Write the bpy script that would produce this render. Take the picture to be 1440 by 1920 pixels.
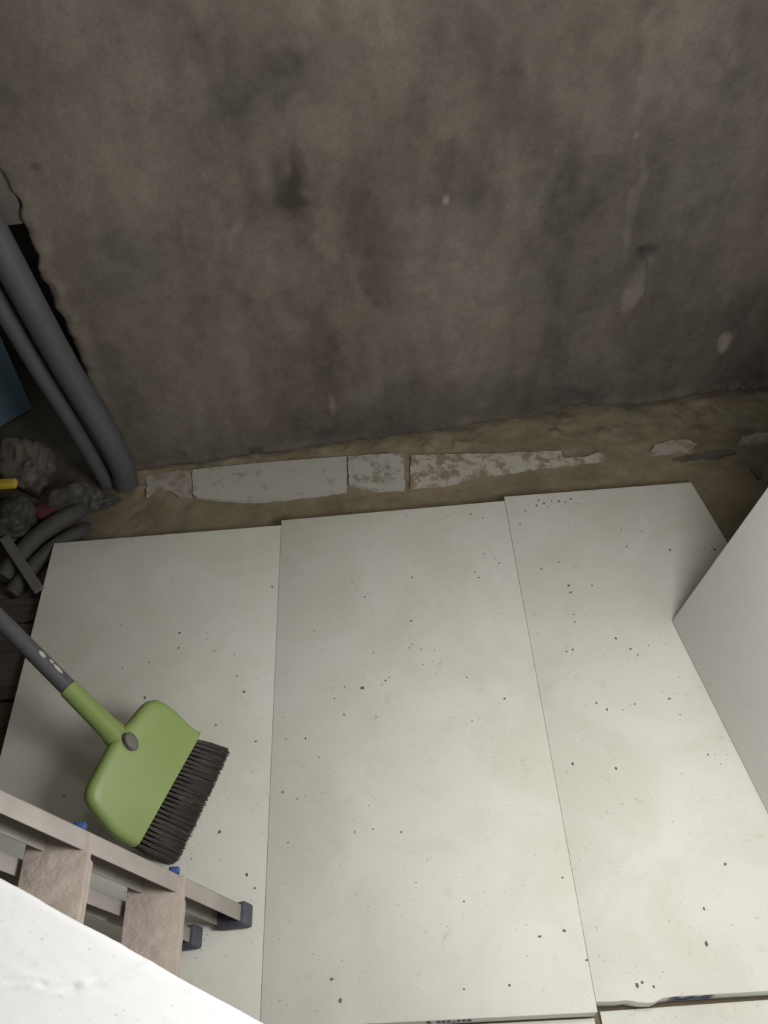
import bpy, bmesh, math, random
import numpy as np
from mathutils import Vector, Matrix, noise as mnoise

random.seed(4)
rng = np.random.default_rng(7)
for o in list(bpy.data.objects):
    bpy.data.objects.remove(o, do_unlink=True)
S = bpy.context.scene
COL = S.collection

# ------------------------------------------------------------------ camera
F_PX, TILT, ROLL, CAM_H = 1600.0, math.radians(50.6), math.radians(4.0), 1.77
fwd = Vector((0, math.cos(TILT), -math.sin(TILT)))
r0 = Vector((1, 0, 0)); u0 = r0.cross(fwd)
right = r0 * math.cos(ROLL) - u0 * math.sin(ROLL)
up = r0 * math.sin(ROLL) + u0 * math.cos(ROLL)
CAM = Vector((0, 0, CAM_H))
cd = bpy.data.cameras.new('camera'); cam = bpy.data.objects.new('camera', cd); COL.objects.link(cam)
cd.sensor_fit = 'VERTICAL'; cd.sensor_height = 24.0; cd.lens = F_PX / 1920.0 * 24.0
cd.clip_start = 0.02
cam.matrix_world = Matrix((( right.x, up.x, -fwd.x, CAM.x), (right.y, up.y, -fwd.y, CAM.y),
                           (right.z, up.z, -fwd.z, CAM.z), (0, 0, 0, 1)))
S.camera = cam

# ------------------------------------------------------------------ light
S.view_settings.view_transform = 'Standard'
S.view_settings.look = 'None'
S.view_settings.gamma = 1.0
S.view_settings.use_curve_mapping = False
S.view_settings.exposure = 1.0
w = bpy.data.worlds.new('world'); S.world = w; w.use_nodes = True
w.node_tree.nodes['Background'].inputs[0].default_value = (0.80, 0.90, 1.0, 1)
w.node_tree.nodes['Background'].inputs[1].default_value = 0.25

def area(name, loc, target, sx, sy, power, color):
    l = bpy.data.lights.new(name, 'AREA'); l.shape = 'RECTANGLE'; l.size = sx; l.size_y = sy
    l.energy = power; l.color = color
    o = bpy.data.objects.new(name, l); COL.objects.link(o); o.location = loc
    d = (Vector(target) - Vector(loc)).normalized()
    o.rotation_euler = d.to_track_quat('-Z', 'Y').to_euler()
    return o
# faint daylight entering through the doorway behind the camera
DAY = area('doorway_daylight', (0.45, -1.02, 1.20), (0.45, 1.0, 0.60), 0.85, 1.6, 1.6, (0.92, 0.97, 1.0))
# two bare bulbs hanging on cords from the ceiling (their fittings are built further down)
def bulb(name, loc, power, color, soft):
    l = bpy.data.lights.new(name, 'POINT'); l.energy = power; l.color = color; l.shadow_soft_size = soft
    o = bpy.data.objects.new(name, l); COL.objects.link(o); o.location = loc; return o
WORK_POS = (0.47, 0.33, 1.17)
LAMP_POS = (0.35, 1.12, 2.44)
bulb('work_lamp_light', WORK_POS, 17.2, (1.0, 0.99, 0.968), 0.21)
bulb('ceiling_lamp_light', LAMP_POS, 3.0, (1.0, 0.97, 0.90), 0.10)

# ------------------------------------------------------------------ helpers
def ray(px, py):
    return fwd + right * ((px - 720) / F_PX) - up * ((py - 960) / F_PX)
def onz(px, py, z=0.0):                     # point of the horizontal plane z seen at a photo pixel
    d = ray(px, py); return CAM + d * ((z - CAM_H) / d.z)
WK, WY = 0.0765, 1.66 + 0.0765 * 0.68       # back wall: y = WY + WK * x
def onwall(px, py, off=0.0):
    d = ray(px, py); return CAM + d * ((WY + off) / (d.y - WK * d.x))

def tag(o, label=None, cat=None, group=None, kind=None):
    if label: o['label'] = label
    if cat: o['category'] = cat
    if group: o['group'] = group
    if kind: o['kind'] = kind
    return o
def empty(name, loc=(0, 0, 0)):
    o = bpy.data.objects.new(name, None); COL.objects.link(o); o.location = loc; o.empty_display_size = 0.05
    return o
def link(name, me, mat, parent=None, smooth=False):
    me.name = name
    o = bpy.data.objects.new(name, me); COL.objects.link(o)
    if mat: me.materials.append(mat)
    if parent:
        o.parent = parent
        o.matrix_parent_inverse = Matrix.Translation(parent.location).inverted()
    if smooth:
        me.polygons.foreach_set('use_smooth', [True] * len(me.polygons))
    return o
def from_bm(name, bm, mat, parent=None, smooth=False):
    bmesh.ops.recalc_face_normals(bm, faces=bm.faces)
    me = bpy.data.meshes.new(name); bm.to_mesh(me); bm.free()
    return link(name, me, mat, parent, smooth)
def smooth_by_angle(o, deg=40):
    bm = bmesh.new(); bm.from_mesh(o.data)
    for f in bm.faces: f.smooth = True
    for e in bm.edges:
        if len(e.link_faces) == 2 and e.calc_face_angle(0) > math.radians(deg): e.smooth = False
    bm.to_mesh(o.data); bm.free()

def prism_bm(poly, z0, z1, bev=0.0, seg=2):
    bm = bmesh.new()
    vs = [bm.verts.new((p[0], p[1], z0)) for p in poly]
    f = bm.faces.new(vs)
    r = bmesh.ops.extrude_face_region(bm, geom=[f])
    bmesh.ops.translate(bm, vec=(0, 0, z1 - z0), verts=[v for v in r['geom'] if isinstance(v, bmesh.types.BMVert)])
    if bev > 0:
        bmesh.ops.bevel(bm, geom=list(bm.edges), offset=bev, segments=seg, affect='EDGES', profile=0.5, clamp_overlap=True)
    return bm
def box_bm(bm, c, ax, ay, az, sx, sy, sz, bev=0.0, seg=2):
    """oriented box: centre c, unit axes, full sizes"""
    c = Vector(c); ax = Vector(ax); ay = Vector(ay); az = Vector(az)
    b = bmesh.new()
    bmesh.ops.create_cube(b, size=1.0)
    if bev > 0:
        for v in b.verts: v.co = Vector((v.co.x * sx, v.co.y * sy, v.co.z * sz))
        bmesh.ops.bevel(b, geom=list(b.edges), offset=bev, segments=seg, affect='EDGES', profile=0.5, clamp_overlap=True)
        k = (1, 1, 1)
    else:
        k = (sx, sy, sz)
    for v in b.verts:
        p = v.co; v.co = c + ax * (p.x * k[0]) + ay * (p.y * k[1]) + az * (p.z * k[2])
    me = bpy.data.meshes.new('tmp'); b.to_mesh(me); b.free()
    bm.from_mesh(me); bpy.data.meshes.remove(me)
    return bm
def tube_bm(pts, radii, n=20, bm=None, cap=True):
    bm = bm or bmesh.new()
    pts = [Vector(p) for p in pts]
    prev = None; rings = []
    for i, p in enumerate(pts):
        t = (pts[min(i + 1, len(pts) - 1)] - pts[max(i - 1, 0)]).normalized()
        if prev is None:
            a = t.orthogonal().normalized()
        else:
            a = (prev - t * prev.dot(t)).normalized()
        prev = a; b = t.cross(a)
        r = radii[i] if hasattr(radii, '__len__') else radii
        rings.append([bm.verts.new(p + (a * math.cos(2 * math.pi * k / n) + b * math.sin(2 * math.pi * k / n)) * r) for k in range(n)])
    for i in range(len(rings) - 1):
        for k in range(n):
            bm.faces.new((rings[i][k], rings[i][(k + 1) % n], rings[i + 1][(k + 1) % n], rings[i + 1][k]))
    if cap:
        bm.faces.new(rings[0][::-1]); bm.faces.new(rings[-1])
    return bm
def spline(pts, n=12):
    pts = [Vector(p) for p in pts]; out = []
    P = [pts[0] * 2 - pts[1]] + pts + [pts[-1] * 2 - pts[-2]]
    for i in range(1, len(P) - 2):
        for k in range(n):
            t = k / n
            out.append(0.5 * ((2 * P[i]) + (P[i + 1] - P[i - 1]) * t + (2 * P[i - 1] - 5 * P[i] + 4 * P[i + 1] - P[i + 2]) * t * t
                              + (3 * P[i] - P[i - 1] - 3 * P[i + 1] + P[i + 2]) * t ** 3))
    out.append(pts[-1]); return out

# fast tileable-free value noise for numpy arrays
_tab = rng.random((256, 256))
def vnoise(x, y, f, ox=0.0, oy=0.0):
    x = x * f + ox + 500.0; y = y * f + oy + 500.0
    xi = np.floor(x).astype(int); yi = np.floor(y).astype(int)
    fx = x - xi; fy = y - yi
    fx = fx * fx * (3 - 2 * fx); fy = fy * fy * (3 - 2 * fy)
    g = lambda a, b: _tab[(a % 256), (b % 256)]
    return (g(xi, yi) * (1 - fx) * (1 - fy) + g(xi + 1, yi) * fx * (1 - fy) + g(xi, yi + 1) * (1 - fx) * fy + g(xi + 1, yi + 1) * fx * fy) - 0.5
def fbm(x, y, f, o=5, ox=0.0, oy=0.0, gain=0.5):
    s = np.zeros_like(x); a = 1.0
    for i in range(o):
        s += a * vnoise(x, y, f, ox + 17.3 * i, oy + 9.1 * i); f *= 2.03; a *= gain
    return s
def grid_mesh(name, P, colors=None, skirt=None):
    """P: (ny, nx, 3). skirt: vector added to a copy of the border to give thickness"""
    ny, nx, _ = P.shape
    V = P.reshape(-1, 3)
    idx = np.arange(ny * nx).reshape(ny, nx)
    Q = np.stack([idx[:-1, :-1], idx[:-1, 1:], idx[1:, 1:], idx[1:, :-1]], -1).reshape(-1, 4)
    if skirt is not None:
        border = np.concatenate([idx[0, :], idx[1:, -1], idx[-1, -2::-1], idx[-2:0:-1, 0]])
        m = len(border); base = len(V)
        V = np.concatenate([V, V[border] + np.array(skirt)])
        nxt = np.roll(np.arange(m), -1)
        Q = np.concatenate([Q, np.stack([border, base + np.arange(m), base + nxt, border[nxt]], -1)])
    me = bpy.data.meshes.new(name)
    me.vertices.add(len(V)); me.vertices.foreach_set('co', V.astype(np.float32).ravel())
    me.loops.add(len(Q) * 4); me.loops.foreach_set('vertex_index', Q.astype(np.int32).ravel())
    me.polygons.add(len(Q)); me.polygons.foreach_set('loop_start', np.arange(0, len(Q) * 4, 4, dtype=np.int32))
    me.update(calc_edges=True); me.validate()
    if colors is not None:
        c = colors.reshape(-1, 3)
        if len(V) > len(c): c = np.concatenate([c, c[border]])
        a = me.color_attributes.new('tint', 'FLOAT_COLOR', 'POINT')
        a.data.foreach_set('color', np.concatenate([c, np.ones((len(c), 1))], 1).astype(np.float32).ravel())
    return me

# ------------------------------------------------------------------ materials
def nodes_of(name):
    m = bpy.data.materials.new(name); m.use_nodes = True
    nt = m.node_tree; b = nt.nodes['Principled BSDF']
    return m, nt, b
def noise_node(nt, coord, scale, detail=5, rough=0.55, dist=0.0):
    n = nt.nodes.new('ShaderNodeTexNoise'); n.inputs['Scale'].default_value = scale
    n.inputs['Detail'].default_value = detail; n.inputs['Roughness'].default_value = rough; n.inputs['Distortion'].default_value = dist
    nt.links.new(coord, n.inputs['Vector']); return n.outputs['Fac']
def ramp(nt, fac, stops):
    r = nt.nodes.new('ShaderNodeValToRGB'); e = r.color_ramp.elements
    while len(e) < len(stops): e.new(0.5)
    for k, (p, c) in enumerate(stops):
        e[k].position = p; e[k].color = (c[0], c[1], c[2], 1)
    nt.links.new(fac, r.inputs[0]); return r.outputs[0]
def mixc(nt, fac, a, b, mode='MIX'):
    n = nt.nodes.new('ShaderNodeMix'); n.data_type = 'RGBA'; n.blend_type = mode
    for k, v in (('Factor', fac), ('A', a), ('B', b)):
        s = [i for i in n.inputs if i.name == k and (k == 'Factor' and i.type == 'VALUE' or k != 'Factor' and i.type == 'RGBA')][0]
        if hasattr(v, 'is_linked'): nt.links.new(v, s)
        elif k == 'Factor': s.default_value = v
        else: s.default_value = (v[0], v[1], v[2], 1)
    return [o for o in n.outputs if o.type == 'RGBA'][0]
def bump(nt, b, fac, strength, dist):
    n = nt.nodes.new('ShaderNodeBump'); n.inputs['Strength'].default_value = strength; n.inputs['Distance'].default_value = dist
    nt.links.new(fac, n.inputs['Height']); nt.links.new(n.outputs[0], b.inputs['Normal'])
def coord(nt, scale=None):
    t = nt.nodes.new('ShaderNodeTexCoord'); c = t.outputs['Object']
    if scale:
        m = nt.nodes.new('ShaderNodeMapping'); m.inputs['Scale'].default_value = scale
        nt.links.new(c, m.inputs['Vector']); c = m.outputs[0]
    return c
def plain(name, c1, c2=None, scale=20, rough=0.6, metal=0.0, bmp=0.0, bscale=80, bdist=0.002, spec=0.4, stretch=None):
    m, nt, b = nodes_of(name)
    c = coord(nt, stretch)
    f = noise_node(nt, c, scale)
    c2 = c2 or tuple(v * 0.85 for v in c1)
    nt.links.new(ramp(nt, f, [(0.3, c2), (0.7, c1)]), b.inputs['Base Color'])
    b.inputs['Roughness'].default_value = rough; b.inputs['Metallic'].default_value = metal
    b.inputs['Specular IOR Level'].default_value = spec
    if bmp: bump(nt, b, noise_node(nt, c, bscale, 6), bmp, bdist)
    return m

def mat_tinted(name, rough, fine_scale, fine_amt, bmp, bscale, bdist):
    m, nt, b = nodes_of(name)
    a = nt.nodes.new('ShaderNodeAttribute'); a.attribute_name = 'tint'
    c = coord(nt)
    f = noise_node(nt, c, fine_scale, 8, 0.7)
    g = ramp(nt, f, [(0.25, (1 - fine_amt,) * 3), (0.75, (1 + fine_amt * 0.5,) * 3)])
    nt.links.new(mixc(nt, 1.0, a.outputs['Color'], g, 'MULTIPLY'), b.inputs['Base Color'])
    b.inputs['Roughness'].default_value = rough; b.inputs['Specular IOR Level'].default_value = 0.2
    bump(nt, b, noise_node(nt, c, bscale, 8, 0.65), bmp, bdist)
    return m
M_WALL = mat_tinted('grey_cement_plaster', 0.9, 120, 0.22, 0.5, 90, 0.003)
M_FLOOR = mat_tinted('sandy_cement_screed', 0.95, 260, 0.35, 0.9, 300, 0.003)

def mat_board(name, white, dirty, amt=0.5):
    m, nt, b = nodes_of(name)
    c = coord(nt)
    big = noise_node(nt, c, 4.5, 6, 0.6, 0.6)
    col = ramp(nt, big, [(0.40, white), (0.62, tuple(white[i] * (1 - amt) + dirty[i] * amt for i in range(3)))])
    sm = noise_node(nt, c, 22, 7, 0.65, 0.3)
    smr = ramp(nt, sm, [(0.60, (1, 1, 1)), (0.75, (0.90, 0.885, 0.85))])
    col = mixc(nt, 1.0, col, smr, 'MULTIPLY')
    sp = noise_node(nt, c, 150, 3, 0.5)
    spr = ramp(nt, sp, [(0.66, (1, 1, 1)), (0.76, (0.74, 0.71, 0.65))])
    col = mixc(nt, 1.0, col, spr, 'MULTIPLY')
    nt.links.new(col, b.inputs['Base Color'])
    b.inputs['Roughness'].default_value = 0.62; b.inputs['Specular IOR Level'].default_value = 0.3
    bump(nt, b, noise_node(nt, c, 60, 6, 0.6), 0.12, 0.002)
    return m
M_BOARD = mat_board('white_insulation_board', (0.765, 0.765, 0.70), (0.64, 0.61, 0.51))
M_BOARD_CLEAN = mat_board('clean_white_board', (0.84, 0.845, 0.85), (0.81, 0.81, 0.805), 0.3)
M_BOARD_LEAN = mat_board('leaning_white_board', (0.72, 0.69, 0.66), (0.68, 0.65, 0.62), 0.3)
M_PRINT = plain('navy_print', (0.05, 0.06, 0.16), (0.12, 0.13, 0.24), 200, 0.7)
M_CRUMB = plain('dark_dirt_crumbs', (0.27, 0.24, 0.18), (0.09, 0.08, 0.06), 12, 0.95)

def mat_strip(name, white, mortar, lo, hi, seed):
    m, nt, b = nodes_of(name)
    t = nt.nodes.new('ShaderNodeTexCoord'); mp = nt.nodes.new('ShaderNodeMapping'); mp.inputs['Location'].default_value = (seed, seed * 2.3, 0)
    nt.links.new(t.outputs['Object'], mp.inputs['Vector']); c = mp.outputs[0]
    f = noise_node(nt, c, 24, 9, 0.72, 0.4)
    nt.links.new(ramp(nt, f, [(lo, white), (hi, mortar)]), b.inputs['Base Color'])
    b.inputs['Roughness'].default_value = 0.8; b.inputs['Specular IOR Level'].default_value = 0.2
    bump(nt, b, f, 0.5, 0.004)
    return m
SAND = (0.29, 0.245, 0.165)
WHITE_STRIP = (0.50, 0.49, 0.44)
M_STRIP_A = mat_strip('chalky_strip', (0.42, 0.39, 0.34), (0.29, 0.24, 0.18), 0.45, 0.60, 1.0)
M_STRIP_B = mat_strip('white_strip', WHITE_STRIP, (0.30, 0.28, 0.23), 0.56, 0.68, 3.0)
M_STRIP_C = mat_strip('white_strip_sandy', WHITE_STRIP, (0.30, 0.26, 0.20), 0.50, 0.60, 5.0)
M_STRIP_D = mat_strip('white_strip_very_sandy', (0.52, 0.49, 0.43), SAND, 0.47, 0.56, 7.0)

M_GREEN = plain('apple_green_plastic', (0.30, 0.40, 0.135), (0.27, 0.365, 0.12), 8, 0.42, spec=0.5)
M_GREYPOLE = plain('grey_painted_pole', (0.13, 0.13, 0.14), (0.10, 0.10, 0.105), 30, 0.45)
M_BUTTON = plain('grey_button', (0.16, 0.145, 0.135), None, 30, 0.5)
M_CHIP = plain('bare_metal_chip', (0.62, 0.61, 0.58), None, 30, 0.4)
M_BRISTLE = plain('dark_bristle', (0.085, 0.078, 0.068), (0.06, 0.055, 0.048), 20, 0.7)
M_BRISTLE2 = plain('brown_bristle', (0.22, 0.16, 0.11), (0.15, 0.11, 0.08), 20, 0.7)
M_ALU = plain('dusty_aluminium', (0.47, 0.43, 0.395), (0.36, 0.33, 0.305), 14, 0.6, 0.15, 0.15, 90, 0.001)
M_TREAD = plain('mortar_dusted_tread', (0.60, 0.525, 0.465), (0.45, 0.385, 0.335), 24, 0.8, 0.0, 0.9, 40, 0.006)
M_BLUECAP = plain('blue_plastic_cap', (0.05, 0.11, 0.36), (0.04, 0.08, 0.25), 40, 0.5)
M_NAVYBOOT = plain('navy_rubber_foot', (0.055, 0.065, 0.115), (0.12, 0.12, 0.13), 25, 0.7)
M_PIPE = plain('grey_pvc_pipe', (0.10, 0.108, 0.11), (0.07, 0.077, 0.08), 9, 0.5, stretch=(1, 1, 0.4))
M_PIPE2 = plain('dusty_grey_conduit', (0.085, 0.082, 0.076), (0.055, 0.054, 0.05), 15, 0.7)
M_ALCOVE = plain('dark_bare_masonry', (0.075, 0.062, 0.055), (0.045, 0.04, 0.036), 9, 0.95, 0, 0.6, 30, 0.01)
M_PLASTER = plain('grey_plaster_plain', (0.15, 0.135, 0.117), (0.11, 0.10, 0.088), 5, 0.9, 0, 0.3, 60, 0.004)
M_ROOMWALL = plain('pale_plaster_plain', (0.42, 0.40, 0.37), (0.36, 0.345, 0.32), 4, 0.9, 0, 0.2, 60, 0.004)
M_PLANK = plain('dark_wood_plank', (0.085, 0.066, 0.05), (0.04, 0.032, 0.026), 10, 0.85, 0, 0.4, 40, 0.003, stretch=(1, 9, 9))
M_BLUEBIN = plain('dull_blue_plastic', (0.13, 0.20, 0.24), (0.11, 0.17, 0.21), 6, 0.5)
M_YELLOW = plain('yellow_plastic', (0.55, 0.40, 0.04), (0.45, 0.32, 0.04), 60, 0.6)
M_RED = plain('dull_red_rag', (0.12, 0.025, 0.025), (0.07, 0.02, 0.02), 20, 0.9)
M_NAVY = plain('navy_cloth', (0.02, 0.03, 0.075), None, 20, 0.9)
M_STEEL = plain('dull_steel_bar', (0.20, 0.20, 0.195), (0.15, 0.15, 0.145), 20, 0.5, 0.3)
M_DARKLUMP = plain('dark_mortar', (0.15, 0.138, 0.118), (0.10, 0.093, 0.08), 30, 0.95, 0, 0.5, 120, 0.003)
M_WOOD = plain('raw_crate_wood', (0.36, 0.25, 0.15), (0.27, 0.18, 0.10), 8, 0.8, stretch=(1, 1, 8))
def mat_bag(name, tintc):
    m, nt, b = nodes_of(name)
    c = coord(nt); f = noise_node(nt, c, 14, 6, 0.6, 1.0)
    nt.links.new(ramp(nt, f, [(0.35, tuple(v * 0.6 for v in tintc)), (0.65, tintc)]), b.inputs['Base Color'])
    b.inputs['Roughness'].default_value = 0.28; b.inputs['Transmission Weight'].default_value = 0.25
    b.inputs['IOR'].default_value = 1.2
    bump(nt, b, noise_node(nt, c, 40, 4, 0.5, 1.5), 0.6, 0.006)
    return m
M_BAG = mat_bag('cloudy_plastic_film', (0.17, 0.15, 0.125))
M_BAG2 = mat_bag('grey_plastic_film', (0.11, 0.108, 0.10))

# ------------------------------------------------------------------ setting: floor
RW_X = 1.19                                  # inner face of the right wall
def lines(a, b, fine, coarse, lo, hi):
    out = list(np.arange(lo, a, coarse)) + list(np.arange(a, b, fine)) + list(np.arange(b, hi, coarse)) + [hi]
    return np.array(sorted(set(np.round(out, 5))))
gx = lines(-1.12, 1.18, 0.006, 0.08, -1.62, RW_X + 0.06)
gy = lines(1.20, 1.86, 0.006, 0.08, -1.30, 2.30)
X, Y = np.meshgrid(gx, gy)
wall_d = (WY + WK * X) - Y                   # distance in front of the back wall
Z = 0.0035 * fbm(X, Y, 9, 4) + 0.0025 * fbm(X, Y, 60, 3)
front = np.clip((Y - 1.44) / 0.03, 0, 1)     # loose mortar only beyond the boards
mound = 0.006 * np.exp(-np.clip(wall_d, 0, 1) / 0.035) * (1 + 1.4 * fbm(X, Y, 14, 4, 3.3))
Z = Z * np.clip((Y - 1.40) / 0.04, 0, 1) + mound * front * (wall_d > -0.05) * (X > -0.72)
lump = np.clip(fbm(X, Y, 22, 5, 40.0) - 0.15, 0, 1) * 0.022 * np.exp(-((wall_d - 0.05) / 0.06) ** 2) * front * (X > -0.7)
Z = Z + lump
Z = np.minimum(Z, 0.06)
sand = np.array(SAND)
t = fbm(X, Y, 5, 5)[..., None]; t2 = fbm(X, Y, 26, 4, 9.0)[..., None]
colr = sand * (1 + 0.30 * t + 0.28 * t2) + np.array([0.02, 0.006, -0.004]) * fbm(X, Y, 3, 3, 21)[..., None]
chalk = np.clip((fbm(X, Y, 13, 5, 55.0) - 0.18) * 4, 0, 1)[..., None] * np.exp(-((wall_d - 0.09) / 0.09) ** 2)[..., None]
colr = colr * (1 - 0.45 * chalk) + np.array([0.40, 0.36, 0.29]) * 0.45 * chalk
recess_shade = np.clip((-0.70 - X) / 0.1, 0, 1)[..., None]           # bare dark slab under the pipes and rubbish, recess shade painted in
colr = colr * (1 - 0.62 * recess_shade) + np.array([0.07, 0.06, 0.05]) * 0.62 * recess_shade
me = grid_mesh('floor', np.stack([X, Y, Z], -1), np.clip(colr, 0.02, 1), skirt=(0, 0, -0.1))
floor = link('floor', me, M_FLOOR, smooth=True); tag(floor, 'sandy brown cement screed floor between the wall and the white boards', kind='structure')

# dark planks left of the boards
py = [1.245, 1.165, 0.955, 0.80, 0.64, 0.47]
for i in range(len(py) - 1):
    bm = bmesh.new()
    zt = [0.018, 0.022, 0.020, 0.024, 0.02][i]
    box_bm(bm, (-1.19, (py[i] + py[i + 1]) / 2, zt / 2 + 0.004), (1, 0, 0), (0, 1, 0), (0, 0, 1), 0.63 + 0.02 * (i % 2), py[i] - py[i + 1] - 0.008, zt, 0.002, 1)
    from_bm('floor_plank', bm, M_PLANK, floor)

# ------------------------------------------------------------------ setting: back wall
gx = np.concatenate([np.arange(-0.712, RW_X, 0.006), [RW_X + 0.03]])
gz = np.concatenate([np.arange(-0.03, 1.34, 0.006), np.arange(1.40, 2.71, 0.1)])
X, Zg = np.meshgrid(gx, gz)
# ragged left end of the plaster (x of the edge against height)
ez = np.array([-0.05, 0.04, 0.10, 0.20, 0.25, 0.33, 0.41, 0.45, 0.50, 0.53, 0.555, 0.58, 0.61, 0.64, 0.665, 0.69, 0.71, 0.735, 0.76, 0.80, 2.8])
ex = np.array([-0.695, -0.697, -0.702, -0.709, -0.715, -0.717, -0.720, -0.718, -0.720, -0.719, -0.719, -0.721, -0.716, -0.716, -0.724, -0.718, -0.714, -0.722, -0.722, -0.712, -0.712])
edge = np.interp(Zg, ez, ex) + 0.016 * fbm(Zg, Zg * 0 + 3.0, 26, 4) * np.clip((Zg - 0.3) / 0.15, 0.1, 1)
fall = np.exp(-np.clip(X + 0.712, 0, 9) / 0.05)
Xw = X + (edge + 0.712) * fall
H = 0.006 * fbm(X, Zg, 3.0, 4) + 0.0022 * fbm(X * 1.6, Zg * 0.55, 18, 4, 5.0) + 0.0008 * fbm(X, Zg, 90, 3, 8.0)
# rim of lumpy plaster left proud along the ragged end
dl = Xw - edge
rim = np.exp(-((dl - 0.018 - 0.008 * fbm(Zg, Zg * 0, 12, 3, 2.0)) / 0.016) ** 2) * np.clip(1.2 - np.abs(Zg - 0.55) / 0.35, 0, 1)
H += 0.009 * rim * (1 + 1.2 * fbm(X, Zg, 45, 3, 33.0))
# vertical ridge where two plaster coats meet, with the loose flake at its lower end
def P(px, py_):
    p = onwall(px, py_); return p.x, p.z
rz = [P(1178, 595), P(1208, 545), P(1210, 490), P(1190, 470), P(1188, 400), P(1198, 250), P(1222, 120), P(1237, 0)]
rzz = np.array([r[1] for r in rz]); rxx = np.array([r[0] for r in rz])
rline = np.interp(Zg, rzz, rxx) + 0.003 * fbm(Zg, Zg * 0, 25, 3)
act = np.clip((Zg - rzz[0]) / 0.02, 0, 1)
amp = np.interp(Zg, [rzz[0], rzz[1], rzz[2], rzz[3], rzz[4], rzz[5], 2.7], [0.004, 0.011, 0.011, 0.004, 0.003, 0.003, 0.003])
left_of = rline - X
H += act * amp * np.where(left_of > 0, np.exp(-left_of / 0.035), np.exp(left_of / 0.0035))
# lower edge: plaster stops ragged just above the floor and steps back
low = 0.016 + 0.016 * fbm(X, X * 0 + 1.7, 7, 5) + 0.020 * fbm(X, X * 0 + 9.7, 42, 4) * np.clip((X - 0.45) / 0.1, 0.25, 1) + np.interp(X, [-0.7, 0.0, 0.45, 0.62, 0.80, 1.0, 1.2], [0.0, 0.005, 0.01, 0.03, 0.025, 0.02, 0.02])
under = np.clip((low - Zg) / 0.006, 0, 1)
H += 0.010 * np.exp(-((Zg - low - 0.006) / 0.012) ** 2) * (0.6 + 1.5 * np.clip(fbm(X, Zg, 16, 3, 70), -0.3, 0.6))
Yw = WY + WK * X - H + 0.022 * under
# colour: grey-brown cement with trowel patches, damp stains, chalky smears and some painted light upper right
base = np.array([0.152, 0.131, 0.109])
tone = 1 + 0.50 * fbm(X, Zg * 0.75, 4.2, 5, 12.0) + 0.13 * fbm(X * 1.4, Zg * 0.6, 22, 4, 31.0) + 0.12 * fbm(X, Zg, 60, 3, 2.0)
patch = fbm(X + 0.05 * fbm(X, Zg, 14, 4), Zg * 0.7 + 0.06 * fbm(X, Zg, 12, 4, 6.0), 4.0, 4, 80.0)
tone += 0.15 * (1 / (1 + np.exp(-patch * 45)) - 0.5)
patch2 = fbm(X + 0.03 * fbm(X, Zg * 0.5, 30, 3, 4.0), Zg * 0.5 + 0.05 * fbm(X, Zg, 9, 3, 2.0), 6.5, 3, 180.0)
tone += 0.12 * (1 / (1 + np.exp(-(patch2 - 0.08) * 70)) - 0.5)
streak = fbm(X + 0.02 * fbm(X, Zg, 8, 3, 5.0), Zg * 0.16, 38, 4, 13.0)
tone += 0.13 * streak * np.clip(0.5 + 2.0 * fbm(X, Zg, 5, 3, 66.0), 0, 1.2)
fine = fbm(X, Zg, 30, 5, 91.0, 0.0, 0.75); tone += 0.10 * fine
H += 0.0012 * (1 / (1 + np.exp(-patch * 60)))
Yw = WY + WK * X - H + 0.022 * under
marks = [  # px, py, radius px x, radius px y, tilt, strength   (negative = darker stain)
    (535, 335, 32, 80, 0.1, -0.42), (500, 395, 42, 46, 0, -0.30), (560, 300, 14, 60, 0.25, -0.25), (525, 125, 42, 34, 0, -0.24), (565, 405, 26, 80, 0.0, -0.25),
    (1212, 474, 22, 14, 0, -0.45), (1385, 160, 38, 40, 0, -0.28), (1410, 60, 30, 60, 0.2, -0.2), (1080, 380, 60, 80, 0, -0.20), (870, 330, 60, 70, 0, -0.16), (640, 690, 60, 60, 0, -0.16),
    (400, 80, 60, 50, 0, -0.14), (90, 140, 80, 60, 0, -0.15), (230, 440, 70, 90, 0, -0.12), (450, 510, 45, 60, 0, -0.15),
    (68, 312, 10, 8, 0, -0.4), (480, 843, 14, 7, 0, -0.45), (1000, 450, 40, 40, 0, -0.12), (1390, 690, 70, 50, 0, -0.10),
    (612, 430, 18, 60, -0.1, 0.26), (530, 590, 50, 45, 0.3, 0.20), (440, 440, 12, 30, -0.5, 0.24), (765, 500, 45, 16, 0, 0.14), (1190, 540, 20, 50, -0.15, 0.55),
    (1188, 385, 11, 95, 0.0, 0.28), (1218, 90, 15, 120, 0.0, 0.30), (835, 374, 6, 8, 0, 0.9), (1358, 643, 11, 19, 0.1, 1.2), (365, 160, 26, 60, 0, 0.16), (255, 160, 60, 50, 0, 0.16),
    (970, 330, 26, 90, 0.0, 0.13), (1010, 400, 18, 60, 0.0, 0.13), (1340, 60, 130, 170, 0, 0.30), (622, 760, 6, 18, 0, 0.5), (780, 538, 20, 8, 0, 0.25), (560, 620, 26, 30, 0, 0.18),  # the broad upper-right one is a paler coat with extra light painted in
    (120, 380, 70, 40, 0, 0.14), (850, 660, 26, 60, 0.2, 0.12), (720, 20, 90, 60, 0, 0.10), (1196, 252, 5, 6, 0, 0.5), (90, 470, 14, 60, -0.35, 0.25), (1270, 380, 26, 70, 0, 0.12),
]
warpx = 0.020 * fbm(X, Zg, 16, 4, 3.0); warpz = 0.03 * fbm(X, Zg, 10, 4, 8.0)
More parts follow.
